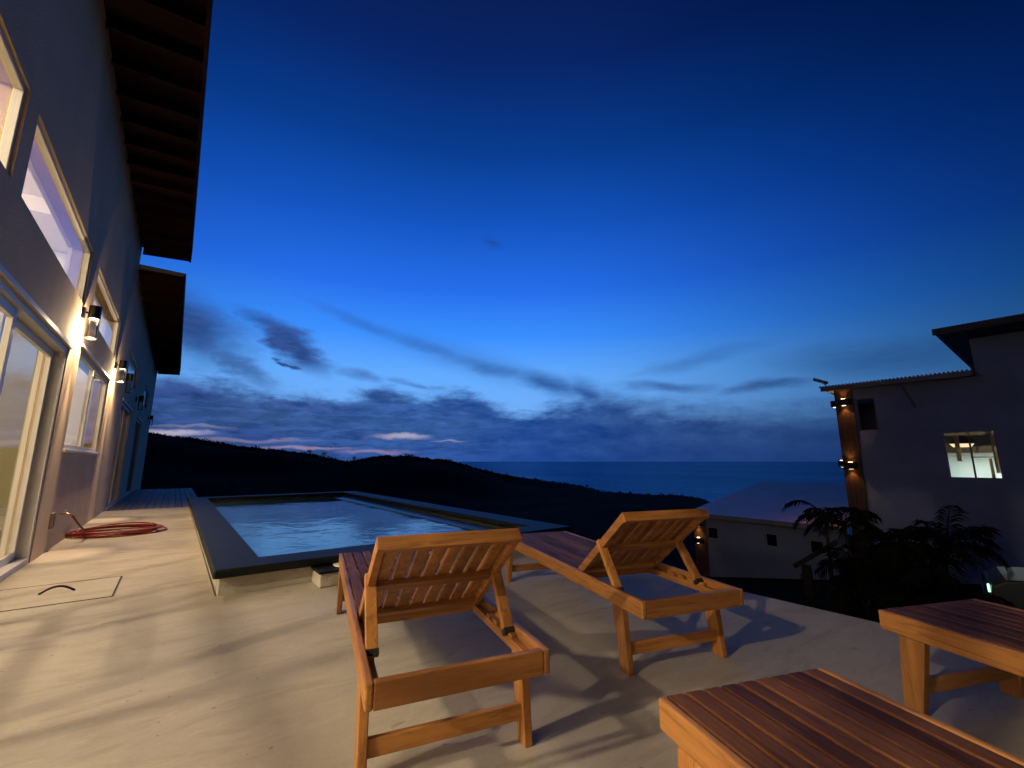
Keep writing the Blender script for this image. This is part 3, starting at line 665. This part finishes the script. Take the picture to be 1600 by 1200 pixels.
# ================================================================== loungers
LW_, LL, LH = .604, 1.99, .366
def lounger():
    root = empty('sun_lounger', (0, 0, 0))
    rng = random.Random(3)
    hw = LW_/2; rt = .024; rb = LH-.078
    for s in (-1, 1):
        x0, x1 = (-hw, -hw+rt) if s < 0 else (hw-rt, hw)
        b = MB(); b.box(x0, x1, 0, LL-.005, rb, LH); b.build('side_rail', M_TEAK_Y, root, bevel=.006)
        xi0, xi1 = (-hw+rt+.001, -hw+rt+.028) if s < 0 else (hw-rt-.028, hw-rt-.001)
        b = MB(); b.box(xi0, xi1, .03, .68, rb+.006, LH-.038)
        for k in range(4): b.box(xi0+.002, xi1-.002, .22+k*.08, .262+k*.08, LH-.0375, LH-.022)
        b.build('ledge', M_TEAK_Y, root, bevel=.002)
    b = MB(); b.box(-hw+rt+.0008, hw-rt-.0008, .001, .029, rb-.001, LH-.001); b.build('end_rail', M_TEAK_X, root, bevel=.004)
    b = MB(); b.box(-hw+rt+.03, hw-rt-.03, .045, .072, rb+.006, LH-.02); b.build('inner_rail', M_TEAK_X, root, bevel=.004)
    for ya in (.695, 1.3, LL-.1):
        b = MB(); b.box(-hw+rt+.001, hw-rt-.001, ya, ya+.036, rb+.004, LH-.022); b.build('cross_bearer', M_TEAK_X, root, bevel=.003)
    # seat slats
    n = 9; wi = LW_-2*rt-.004; pit = wi/n
    for k in range(n):
        x0 = -wi/2+k*pit+.004; x1 = x0+pit-.009
        prof = [(0.69, LH-.021), (LL-.005, LH-.021), (LL+.004, LH-.012), (LL-.001, LH-.004), (LL-.012, LH), (0.69, LH)]
        b = MB(); m = len(prof)
        b.add([(x0, y, z) for y, z in prof]+[(x1, y, z) for y, z in prof], [tuple(range(m-1, -1, -1)), tuple(range(m, 2*m))]+[(i, (i+1) % m, m+(i+1) % m, m+i) for i in range(m)])
        b.build('seat_slat', M_SLAT, root, bevel=.004, tone=[rng.random()]*12)
    # rounded foot ends of rails: end cap
    # backrest
    hy, hz = .685, LH-.004; ty, tz = .182, .744
    d = Vector((0, ty-hy, tz-hz)); L = d.length-.026; ang = math.atan2(d.z, d.y)
    M = Matrix.Translation((0, hy, hz)) @ Matrix.Rotation(ang, 4, 'X')   # local +Y runs up the back, +Z faces the rear underside
    bk = empty('backrest', (0, 0, 0)); bk.parent = root
    bw = hw-rt-.008
    for s in (-1, 1):
        b = MB(); x = s*(bw-.014); b.box(x-.014, x+.014, 0, L-.001, .001, .045) ; b.v = [tuple(M @ Vector(v)) for v in b.v]; b.build('stile', M_TEAK_Y, bk, bevel=.003)
    def P(b): b.v = [tuple(M @ Vector(v)) for v in b.v]; return b
    P(MB().box(-bw, bw, L, L+.026, .0, .052)).build('top_rail', M_TEAK_X, bk, bevel=.004)
    P(MB().box(-bw+.03, bw-.03, L*.46, L*.46+.05, .022, .044)).build('cross_rail', M_TEAK_X, bk, bevel=.003)
    P(MB().box(-bw+.03, bw-.03, .02, .055, .022, .044)).build('cross_rail', M_TEAK_X, bk, bevel=.003)
    n = 8; pit = (2*bw-.058)/n
    for k in range(n):
        x0 = -bw+.029+k*pit+.009; x1 = x0+pit-.018
        P(MB().box(x0, x1, .0, L-.002, .001, .0215)).build('back_slat', M_TEAK_Y, bk, bevel=.003, tone=[rng.random()*.5]*8)
    # struts
    for s in (-1, 1):
        x = s*(hw-.045)
        b = MB(); b.bar((x, .43, .565), (x, .262, .345), .030, .042, Vector((1, 0, 0))); b.build('strut', M_TEAK_Z, root, bevel=.003)
        b = MB(); b.bar((x, .266, .352), (x, .254, .337), .032, .045, Vector((1, 0, 0))); b.build('strut_foot', mat('rubber', (.01, .01, .01), .7), root)
    # legs
    for s in (-1, 1):
        xa, xb = (s*(hw-.002), s*(hw-.034)) if s < 0 else (hw-.034, hw-.002)
        if s < 0: xa, xb = -hw+.002, -hw+.034
        for (yt0, yt1, yb0, yb1) in ((.17, .262, .135, .205), (LL-.17, LL-.075, LL-.125, LL-.055)):
            b = MB(); b.hexa([(xa, yb0, 0), (xb, yb0, 0), (xb, yb1, 0), (xa, yb1, 0)], [(xa, yt0, rb-.001), (xb, yt0, rb-.001), (xb, yt1, rb-.001), (xa, yt1, rb-.001)])
            b.build('leg', M_TEAK_Z, root, bevel=.004)
    for y in (.175, LL-.105):
        b = MB(); b.box(-hw+.0345, hw-.0345, y-.011, y+.011, .075, .13); b.build('stretcher', M_TEAK_X, root, bevel=.003)
    return root
def place_lounger(o, x0, y0, r, label):
    r_ = R(r); dv = Vector((math.cos(r_), -math.sin(r_)))*LW_/2
    o.location = (x0+dv.x, y0+dv.y, .001); o.rotation_euler = (0, 0, -r_)
    tag(o, label, 'sun lounger', 'teak sun loungers on the terrace')
lounger_a = lounger()
SPOTS = [(.505, 1.362, 13.94, 'teak lounger with raised back in the middle, nearest to the pool front'),
         (1.766, 1.336, 17.6, 'teak lounger with raised back nearest the terrace edge, beyond the central one'),
         (1.74, -1.178, 22.48, 'teak lounger cut off at the right edge, foot end near the terrace rim'),
         (.435, -1.056, 20.06, 'teak lounger closest to the viewer, slatted foot end in the bottom right corner')]
for i, (x, y, r, lb) in enumerate(SPOTS):
    o = lounger_a if i == 0 else copy_tree(lounger_a)
    place_lounger(o, x, y, r, lb)

# ================================================================== neighbouring houses
NX = 22.0
nb = empty('neighbour_house', (NX, 4, -3), label='tall dark grey house with a lit kitchen window and wood clad corner', cat='house')
def N(mb): mb.v = [(x-NX, y-4, z+3) for x, y, z in mb.v]; return mb
KW = (1.88, 3.14, .43, 2.03)        # lit kitchen window
BW = (4.93, 5.56, 2.2, 3.54)
EZ = 4.0
wl = wall_x(MB(), NX, NX+.2, 2.05, 5.62, -4.2, EZ-.05, [BW, (KW[0], KW[1], KW[2], KW[3])])
wl.box(NX+.201, 29, 6.05, 6.25, -4.2, EZ-.05)
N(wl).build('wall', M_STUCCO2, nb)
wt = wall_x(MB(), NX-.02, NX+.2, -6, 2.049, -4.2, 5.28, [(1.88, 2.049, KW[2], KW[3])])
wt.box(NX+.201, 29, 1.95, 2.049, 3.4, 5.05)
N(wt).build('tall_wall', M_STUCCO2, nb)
cl_ = MB()
for k in range(4): cl_.box(NX-.03, NX+.2, 5.625+k*.16, 5.625+k*.16+.154, -4.2, EZ-.02)
N(cl_).build('wood_cladding', M_CLAD, nb, bevel=.006)
def rpf(x0, x1, y0, y1, z, rise_x, th): # slab sloping along x
    return MB().hexa([(x0, y0, z), (x1, y0, z+rise_x), (x1, y1, z+rise_x), (x0, y1, z)], [(x0, y0, z+th), (x1, y0, z+rise_x+th), (x1, y1, z+rise_x+th), (x0, y1, z+th)])
rf = N(rpf(NX-.55, 29.3, 2.06, 6.55, EZ+.0, -.5, .05)).build('roof', M_FASCIA, nb)
f = MB(); f.box(NX-.60, NX-.551, 2.06, 6.55, EZ-.1, EZ+.08); N(f).build('fascia', M_FASCIAG, rf)
co_ = MB(); k = 0; y = 2.07
while y < 6.6:
    co_.tube([(NX-.64, y, EZ+.095), (29.2, y, EZ-.41)], .035, 8); y += .115
N(co_).build('corrugated_sheet', M_METALROOF, rf)
rf2 = N(rpf(NX-1.5, 29.3, -7, 2.72, 5.36, -.3, .1)).build('upper_roof', M_FASCIA, nb)
f = MB(); f.box(NX-1.56, NX-1.501, -7, 2.75, 5.30, 5.52); N(f).build('fascia', M_FASCIA, rf2)
dp = MB(); dp.tube([(NX-.08, 4.05, EZ-.1), (NX-.06, 3.75, 3.0)], .035, 8); N(dp).build('downpipe', M_FASCIAG, nb)
def nwin(parent, K, lit=False, mull=True, sx=NX, frame=M_FASCIAG, org=(NX, 4, -3), t=.05):
    y0, y1, z0, z1 = K
    f = frame_yz(MB(), sx+.03, sx+.09, y0+.001, y1-.001, z0+.001, z1-.001, t)
    if mull: f.box(sx+.035, sx+.085, (y0+y1)/2-.025, (y0+y1)/2+.025, z0+t, z1-t)
    f.v = [(x-org[0], y-org[1], z-org[2]) for x, y, z in f.v]; fo = f.build('window', frame, parent)
    g = MB(); g.add([(sx+.06, y0+t*.5, z0+t*.5), (sx+.06, y1-t*.5, z0+t*.5), (sx+.06, y1-t*.5, z1-t*.5), (sx+.06, y0+t*.5, z1-t*.5)], [(3, 2, 1, 0)])
    g.v = [(x-org[0], y-org[1], z-org[2]) for x, y, z in g.v]; g.build('pane', M_GLASS if lit else M_DARKGLASS, fo)
    return fo
nwin(nb, KW, True, True, frame=mat('dark_frame', (.02, .02, .022), .4), t=.02)
bwf = nwin(nb, BW, True, False)
b = MB(); b.box(NX+.9, NX+.93, 4.98, 5.14, 2.45, 2.78); N(b).build('bright_square', emit_mat('square_glow', (.45, .6, .85), .55), nb)
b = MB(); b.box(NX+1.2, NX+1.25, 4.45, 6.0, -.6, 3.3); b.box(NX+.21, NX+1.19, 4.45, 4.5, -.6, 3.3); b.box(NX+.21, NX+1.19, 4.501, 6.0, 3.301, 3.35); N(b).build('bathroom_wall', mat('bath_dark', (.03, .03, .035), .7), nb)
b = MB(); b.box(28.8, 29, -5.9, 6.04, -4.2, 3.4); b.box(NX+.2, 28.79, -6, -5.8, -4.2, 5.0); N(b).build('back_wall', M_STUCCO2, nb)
# small bright square behind the bathroom pane: its light is put in as emission
# kitchen room behind the lit window
rm = MB(); rm.box(NX+3.2, NX+3.3, .0, 5.0, -.6, 2.6); rm.box(NX+.21, NX+3.2, 4.3, 4.4, -.6, 2.6); rm.box(NX+.21, NX+3.2, .0, .1, -.6, 2.6); rm.box(NX+.21, NX+3.3, 0, 4.4, -.7, -.6)
N(rm).build('kitchen_wall', mat('kitchen_paint', (.68, .73, .70), .7), nb)
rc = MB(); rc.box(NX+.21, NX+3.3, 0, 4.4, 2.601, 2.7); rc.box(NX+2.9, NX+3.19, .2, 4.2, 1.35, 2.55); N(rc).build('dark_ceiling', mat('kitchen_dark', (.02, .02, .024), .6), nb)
sh = MB(); sh.box(NX+2.5, NX+3.19, 1.9, 4.25, 1.18, 1.32); sh.box(NX+1.2, NX+1.6, 1.2, 1.3, -.5, 2.5)
for k in range(7): sh.box(NX+1.3+.12*k, NX+1.42+.12*k, 0.6, 2.15, -.3+k*.22, -.12+k*.22)
N(sh).build('kitchen_shelf', mat('kitchen_white', (.75, .78, .74), .5), nb)
po = MB(); po.box(NX+.5, NX+.6, 2.83, 2.95, 1.0, 2.5); po.box(NX+.9, NX+1.0, 1.98, 2.08, .6, 2.5); po.box(NX+.8, NX+.9, 2.12, 2.2, -.5, 1.1)
N(po).build('kitchen_post', wood_mat('pine', (.5, .33, .14), (.42, .26, .1), (.3, .18, .07), 2), nb)
nb_l = empty('kitchen_fill_light', (0, 0, 0), label='unseen light added at shelf height to brighten the lit kitchen', cat='ceiling light')  # added light and housing, set low to brighten the lower kitchen
b = MB(); b.box(NX+1.4, NX+2.0, 2.1, 2.7, 1.14, 1.17); b.build('housing', M_BLACK, nb_l)
pend = empty('pendant_light', (NX+1.1, 2.84, 1.66), label='dark dome pendant with a warm glow inside the lit kitchen window', cat='pendant light')
b = MB(); n = 24
prof = [(.02, .3), (.15, .27), (.3, .16), (.37, 0)]
for i in range(3):
    (r0, z0), (r1, z1) = prof[i], prof[i+1]
    b.add([(r0*math.cos(6.2832*k/n), r0*math.sin(6.2832*k/n), z0) for k in range(n)]+[(r1*math.cos(6.2832*k/n), r1*math.sin(6.2832*k/n), z1) for k in range(n)], [(k, (k+1) % n, n+(k+1) % n, n+k) for k in range(n)], True)
b.build('shade', M_BLACK, pend)
b = MB(); b.cyl((0, 0), .005, .2, .9, 6); b.build('cord', M_BLACK, pend)
b = MB(); b.cyl((0, 0), .24, -.14, -.02, 20, .33); b.build('bulb', emit_mat('pendant_glow', (1., .78, .46), 1.1), pend)
light('kitchen_light', 'AREA', (NX+1.7, 2.4, 1.12), 60, (.88, 1., .95), nb_l, size=1.1)
# up-down sconces on the cladding
def sconce(x, y, z, label, face='x', s=1.0, e=32):
    t = empty('updown_lamp', (x, y, z), label=label, cat='wall lamp', group='up and down lamps on the neighbouring houses')
    if face == 'y': t.rotation_euler = (0, 0, R(-90))
    b = MB(); b.box(-.2, -.02, -.24, .24, -.13, .13); b.box(-.02, 0, -.06, .06, -.06, .06); b.build('body', M_BLACK, t, bevel=.01)
    for sg in (-1, 1):
        b = MB(); b.cyl((-.11, 0), .075, min(sg*.131, sg*.138), max(sg*.141, sg*.148), 16); b.build('bulb', M_BULBN, t)
        light('lamp_light', 'SPOT', (-.11, 0, sg*.15), e, (1., .50, .16), t, size=.02, rot=((0 if sg < 0 else math.pi), 0, 0), spot=95, blend=.8)
    return t
sconce(NX-.03, 5.93, 3.42, 'upper up and down lamp on the wood clad corner under the eave')
sconce(NX-.03, 5.97, .83, 'lower up and down lamp on the wood clad corner above the palms')
sconce(NX+.35, 6.27, 3.42, 'upper lamp poking out past the sea side of the wood clad corner', 'y')
sconce(NX+.35, 6.27, .90, 'lower lamp poking out past the sea side of the wood clad corner', 'y')
sf = empty('roof_floodlight', (NX-.5, 6.45, EZ+.1), label='small tilted solar lamp on the sea end of the corrugated roof', cat='solar lamp')
b = MB(); b.bar((0, -.12, 0), (0, 0, .16), .03, .03); b.build('arm', M_FASCIAG, sf)
b = MB(); b.bar((0, -.12, .16), (0, .30, .36), .34, .13); b.build('head', M_FASCIAG, sf, bevel=.01)

lo = empty('lower_house', (NX, 9.5, -4.7), label='low pale house with a broad metal roof and small dark windows, down the slope', cat='house')
def N2(mb): mb.v = [(x-NX, y-9.5, z+4.7) for x, y, z in mb.v]; return mb
SW = [(11.85, 12.42, -2.86, -2.27), (9.1, 9.62, -2.84, -2.24), (7.3, 7.85, -2.86, -2.3)]
wl = wall_x(MB(), NX, NX+.2, 6.5, 12.45, -6.2, -1.72, SW); wl.box(NX+.201, 30, 12.3, 12.5, -6.2, -1.8)
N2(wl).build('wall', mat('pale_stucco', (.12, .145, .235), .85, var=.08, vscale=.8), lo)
cl_ = MB()
for k in range(4): cl_.box(NX-.03, NX+.19, 12.455+k*.17, 12.455+k*.17+.164, -6.2, -1.75)
N2(cl_).build('wood_cladding', M_CLAD, lo, bevel=.006)
bs = MB(); bs.box(NX-.05, NX-.001, 6.5, 12.45, -4.62, -4.54); N2(bs).build('base_band', M_FASCIAG, lo)
for K in SW: nwin(lo, K, False, False, frame=M_FASCIAG, org=(NX, 9.5, -4.7))
rf = N2(rpf(NX-.45, 30.6, 6.3, 13.25, -1.66, 1.35, .04)).build('roof', M_METALROOF, lo)
f = MB(); f.box(NX-.52, NX-.451, 6.3, 13.25, -1.80, -1.60); N2(f).build('fascia', M_FASCIAG, rf)
sconce(NX-.03, 12.85, -2.15, 'lamp on the wood clad end of the low metal roofed house')
sconce(NX-.03, 12.85, -3.0, 'dim lower lamp on the wood clad end of the low metal roofed house', e=1)
mt = MB(); mt.box(NX-.12, NX-.002, 8.05, 8.3, -4.0, -3.75)
mo = N2(mt).build('meter_box', M_FASCIA, lo)

# outdoor stair rail near the palms
M_DARKT = mat('dark_timber', (.010, .008, .008), .7, spec=.2)
rl = empty('stair_rail', (14.5, 5.3, -3.4), label='dark timber stair rail and post in front of the low house', cat='railing')
def RL(mb): mb.v = [(x-14.5, y-5.3, z+3.4) for x, y, z in mb.v]; return mb
RL(MB().box(14.45, 14.55, 5.2, 5.42, -3.5, -1.88)).build('post', M_DARKT, rl)
b = MB(); b.bar((14.5, 5.62, -1.98), (14.5, 4.5, -1.15), .12, .09, Vector((1, 0, 0))); RL(b).build('handrail', M_DARKT, rl)
b = MB(); b.bar((14.5, 5.62, -2.9), (14.5, 4.5, -2.2), .06, .06, Vector((1, 0, 0))); RL(b).build('lower_rail', M_DARKT, rl)
sb = empty('timber_stack', (11.5, 4.0, -2.95), .4, label='loose timber boards lying on the dark ground below the terrace', cat='boards')
b = MB(); rng = random.Random(8)
for k in range(5):
    bb = MB(); a = rng.uniform(-.5, .5); bb.bar((-.6, -.5+.25*k, .05+.05*k), (.7, -.5+.25*k+a, .12+.03*k), .13, .025); bb.build('board', mat('old_board', (.08, .065, .055), .8), sb)

# ================================================================== palms
def frond(mb, base, an, L, up, droop, rng, nl=20, lw=.02, ll=.42):
    pts = []; p = Vector(base); d = Vector((math.cos(an)*math.cos(up), math.sin(an)*math.cos(up), math.sin(up)))
    side = Vector((-math.sin(an), math.cos(an), 0)); n = 14
    for i in range(n+1):
        pts.append(p.copy()); p = p+d*(L/n); d = (d+Vector((0, 0, -droop/n*(1+1.2*i/n)))).normalized()
    mb.tube(pts, [.016*(1-i/(n+1))+.003 for i in range(n+1)], 4)
    for i in range(nl):
        t = .18+.8*i/nl; k = t*n; a = int(k); q = pts[a].lerp(pts[min(n, a+1)], k-a); dd = (pts[min(n, a+1)]-pts[a]).normalized() if a < n else d
        l = ll*math.sin(math.pi*(.12+.8*t))*rng.uniform(.8, 1.15)
        for s in (-1, 1):
            o = (side*s*.8+dd*.65+Vector((0, 0, .12-rng.uniform(0, .35)))).normalized()
            m_ = q+o*l*.5; e = q+o*l+Vector((0, 0, -l*rng.uniform(.25, .55))); wv = dd*lw
            mb.add([q-wv*.4, q+wv*.4, m_+wv, e, m_-wv], [(0, 1, 2, 3, 4)])
def palm(loc, stems, label, seed, nf=8, L=1.6, group='dark palms in front of the neighbouring houses', ll=.42, hts=(1., 2.)):
    rng = random.Random(seed); t = empty('palm', loc, label=label, cat='palm', group=group)
    for s in range(stems):
        bx, by = (max(-.32, min(.32, rng.gauss(0, .28))), max(-.32, min(.32, rng.gauss(0, .28)))) if stems > 1 else (0, 0)
        h = rng.uniform(*hts); tx, ty = bx*1.9+rng.uniform(-.1, .1), by*1.9
        b = MB(); b.tube([(bx, by, -.3), ((bx+tx)/2, (by+ty)/2, h*.55), (tx, ty, h)], [.06, .045, .035], 7); b.build('trunk', M_BARK, t)
        c = MB()
        for k in range(nf):
            an = 6.2832*k/nf+rng.uniform(-.35, .35)
            frond(c, (tx, ty, h), an, L*rng.uniform(.8, 1.15), R(rng.uniform(25, 78)), rng.uniform(1.1, 2.3), rng, ll=ll)
        c.build('crown', M_LEAF, t)
    return t

palm((14.6, 4.75, -3.3), 1, 'slender palm with drooping fronds against the metal roof, leftmost of the palms', 21, nf=8, L=1.25, hts=(2.7, 2.7), ll=.34)
palm((14.2, 3.72, -3.2), 6, 'bushy clump palm below the wood clad corner lamp', 5, nf=9, L=1.1, hts=(.8, 2.5), ll=.4)
palm((14.0, 2.95, -3.0), 7, 'broad clump palm, the widest of the dark clumps in front of the tall wall', 9, nf=10, L=1.25, hts=(.6, 2.15), ll=.42)
palm((12.8, 3.0, -3.0), 5, 'low clump palm in front, nearest to the terrace', 17, nf=9, L=1.0, hts=(.3, 1.1), ll=.4)
def shrub(loc, rx, rz, label, seed, n=1500):
    rng = random.Random(seed); t = empty('shrub', loc, label=label, cat='shrub', group='dark shrubs on the slope below the terrace')
    b = MB()
    for k in range(14):
        a = rng.uniform(0, 6.28); b.tube([(0, 0, -.2), (math.cos(a)*rx*.3, math.sin(a)*rx*.3, rz*.5), (math.cos(a)*rx*.7, math.sin(a)*rx*.7, rz*rng.uniform(.6, .95))], [.02, .014, .006], 5)
    b.build('stems', M_BARK, t)
    c = MB()
    cl = [(rng.gauss(0, rx*.4), rng.gauss(0, rx*.4), rz*rng.uniform(.25, .8), rx*rng.uniform(.25, .45)) for _ in range(14)]
    for k in range(n):
        x, y, z, r = rng.choice(cl); d = Vector((rng.gauss(0, 1), rng.gauss(0, 1), rng.gauss(0, 1))).normalized()*r*rng.random()**.4
        p = Vector((x, y, z))+d; A = Vector((rng.gauss(0, 1), rng.gauss(0, 1), rng.gauss(0, .6))).normalized()*rng.uniform(.05, .1); B = A.cross(Vector((rng.gauss(0, .4), rng.gauss(0, .4), 1))).normalized()*.03
        c.add([p-A, p+B, p+A, p-B], [(0, 1, 2, 3)])
    c.build('foliage', M_LEAF, t)
shrub((12.2, 4.7, -3.2), 1.0, 1.0, 'low shrub at the foot of the stair rail', 3)
shrub((13.4, 6.3, -3.5), 1.0, .95, 'rounded shrub left of the stair rail', 4)
shrub((11.2, 2.9, -2.8), 1.1, .9, 'shrub in front of the clump palms, right below the terrace edge', 6)
shrub((11.6, 1.9, -2.7), .7, .7, 'shrub nearest to the parked car', 7)
shrub((13.9, 2.35, -2.9), .75, 1.25, 'taller rounded shrub at the right end of the dark clump palms', 12, n=1900)

# ================================================================== parked car
def car():
    t = empty('parked_car', (15.4, -.12, -2.5), R(100), label='pale off-road car parked by the tall house with one lamp glowing green', cat='car')
    paint = mat('car_paint', (.04, .046, .055), .45, spec=.25)
    # local +X forward
    side = [(-1.95, .35), (-1.98, .85), (-1.85, 1.05), (-1.65, 1.58), (-1.2, 1.68), (.15, 1.66), (.35, 1.58), (.85, 1.12), (1.75, 1.02), (1.98, .88), (2.02, .42)]
    hw = .88; n = len(side); b = MB(); vs = []
    for s in (-1, 1):
        for x, z in side: vs.append((x, s*(hw-(max(0, z-1.05)*.22)), z))
    b.add(vs, [tuple(range(n)), tuple(range(2*n-1, n-1, -1))]+[(i+1, i, n+i, n+i+1) for i in range(n-1)]+[(0, n-1, 2*n-1, n)])
    b.build('body', paint, t, bevel=.05, seg=3)
    b = MB(); b.add([(.40, -.70, 1.55), (.40, .70, 1.55), (.86, .78, 1.15), (.86, -.78, 1.15)], [(0, 1, 2, 3)]); b.v = [(x+.02, y, z+.02) for x, y, z in b.v]
    b.build('windscreen', M_DARKGLASS, t)
    for s in (-1, 1):
        b = MB(); y = s*.845
        b.add([(-1.55, s*(hw-.095), 1.5), (-.65, s*(hw-.095), 1.52), (-.65, s*(hw-.003), 1.12), (-1.7, s*(hw-.003), 1.1)], [(0, 1, 2, 3)]); b.add([(-.55, s*(hw-.095), 1.52), (.22, s*(hw-.095), 1.5), (.7, s*(hw-.003), 1.12), (-.55, s*(hw-.003), 1.12)], [(0, 1, 2, 3)])
        b.v = [(x, y_+s*.012, z) for x, y_, z in b.v]; b.build('side_window', M_DARKGLASS, t)
        for x in (-1.25, 1.25):
            wv = MB(); m = 28; wv.add([(x+.36*math.cos(6.2832*k/m), s*(hw+o), .36+.36*math.sin(6.2832*k/m)) for o in (-.2, .03) for k in range(m)], [(k, (k+1) % m, m+(k+1) % m, m+k) for k in range(m)]+[tuple(range(m)), tuple(range(2*m-1, m-1, -1))])
            wo = wv.build('wheel', mat('tyre', (.01, .01, .01), .8), t, bevel=.02)
            wv = MB(); wv.add([(x+.2*math.cos(6.2832*k/m), s*(hw+o), .36+.2*math.sin(6.2832*k/m)) for o in (.031, .04) for k in range(m)], [(k, (k+1) % m, m+(k+1) % m, m+k) for k in range(m)]+[tuple(range(m)), tuple(range(2*m-1, m-1, -1))]); wv.build('rim', M_STEEL, wo)
        b = MB(); b.cyl((0, 0), .085, 0, .03, 20); b.v = [(2.0+z, s*.62+x, .78+y) for x, y, z in b.v]; b.build('headlight', M_GREEN if s > 0 else M_DARKGLASS, t)
        b = MB(); b.box(.55, .75, s*.98-.08, s*.98+.08, 1.08, 1.2); b.build('mirror', M_BLACK, t, bevel=.02)
    b = MB(); b.box(2.021, 2.06, -.8, .8, .4, .58); b.build('bumper', M_BLACK, t, bevel=.02)
    b = MB(); b.box(-1.3, .1, -.72, .72, 1.70, 1.74); b.build('roof_rack', M_BLACK, t)
    return t
car()
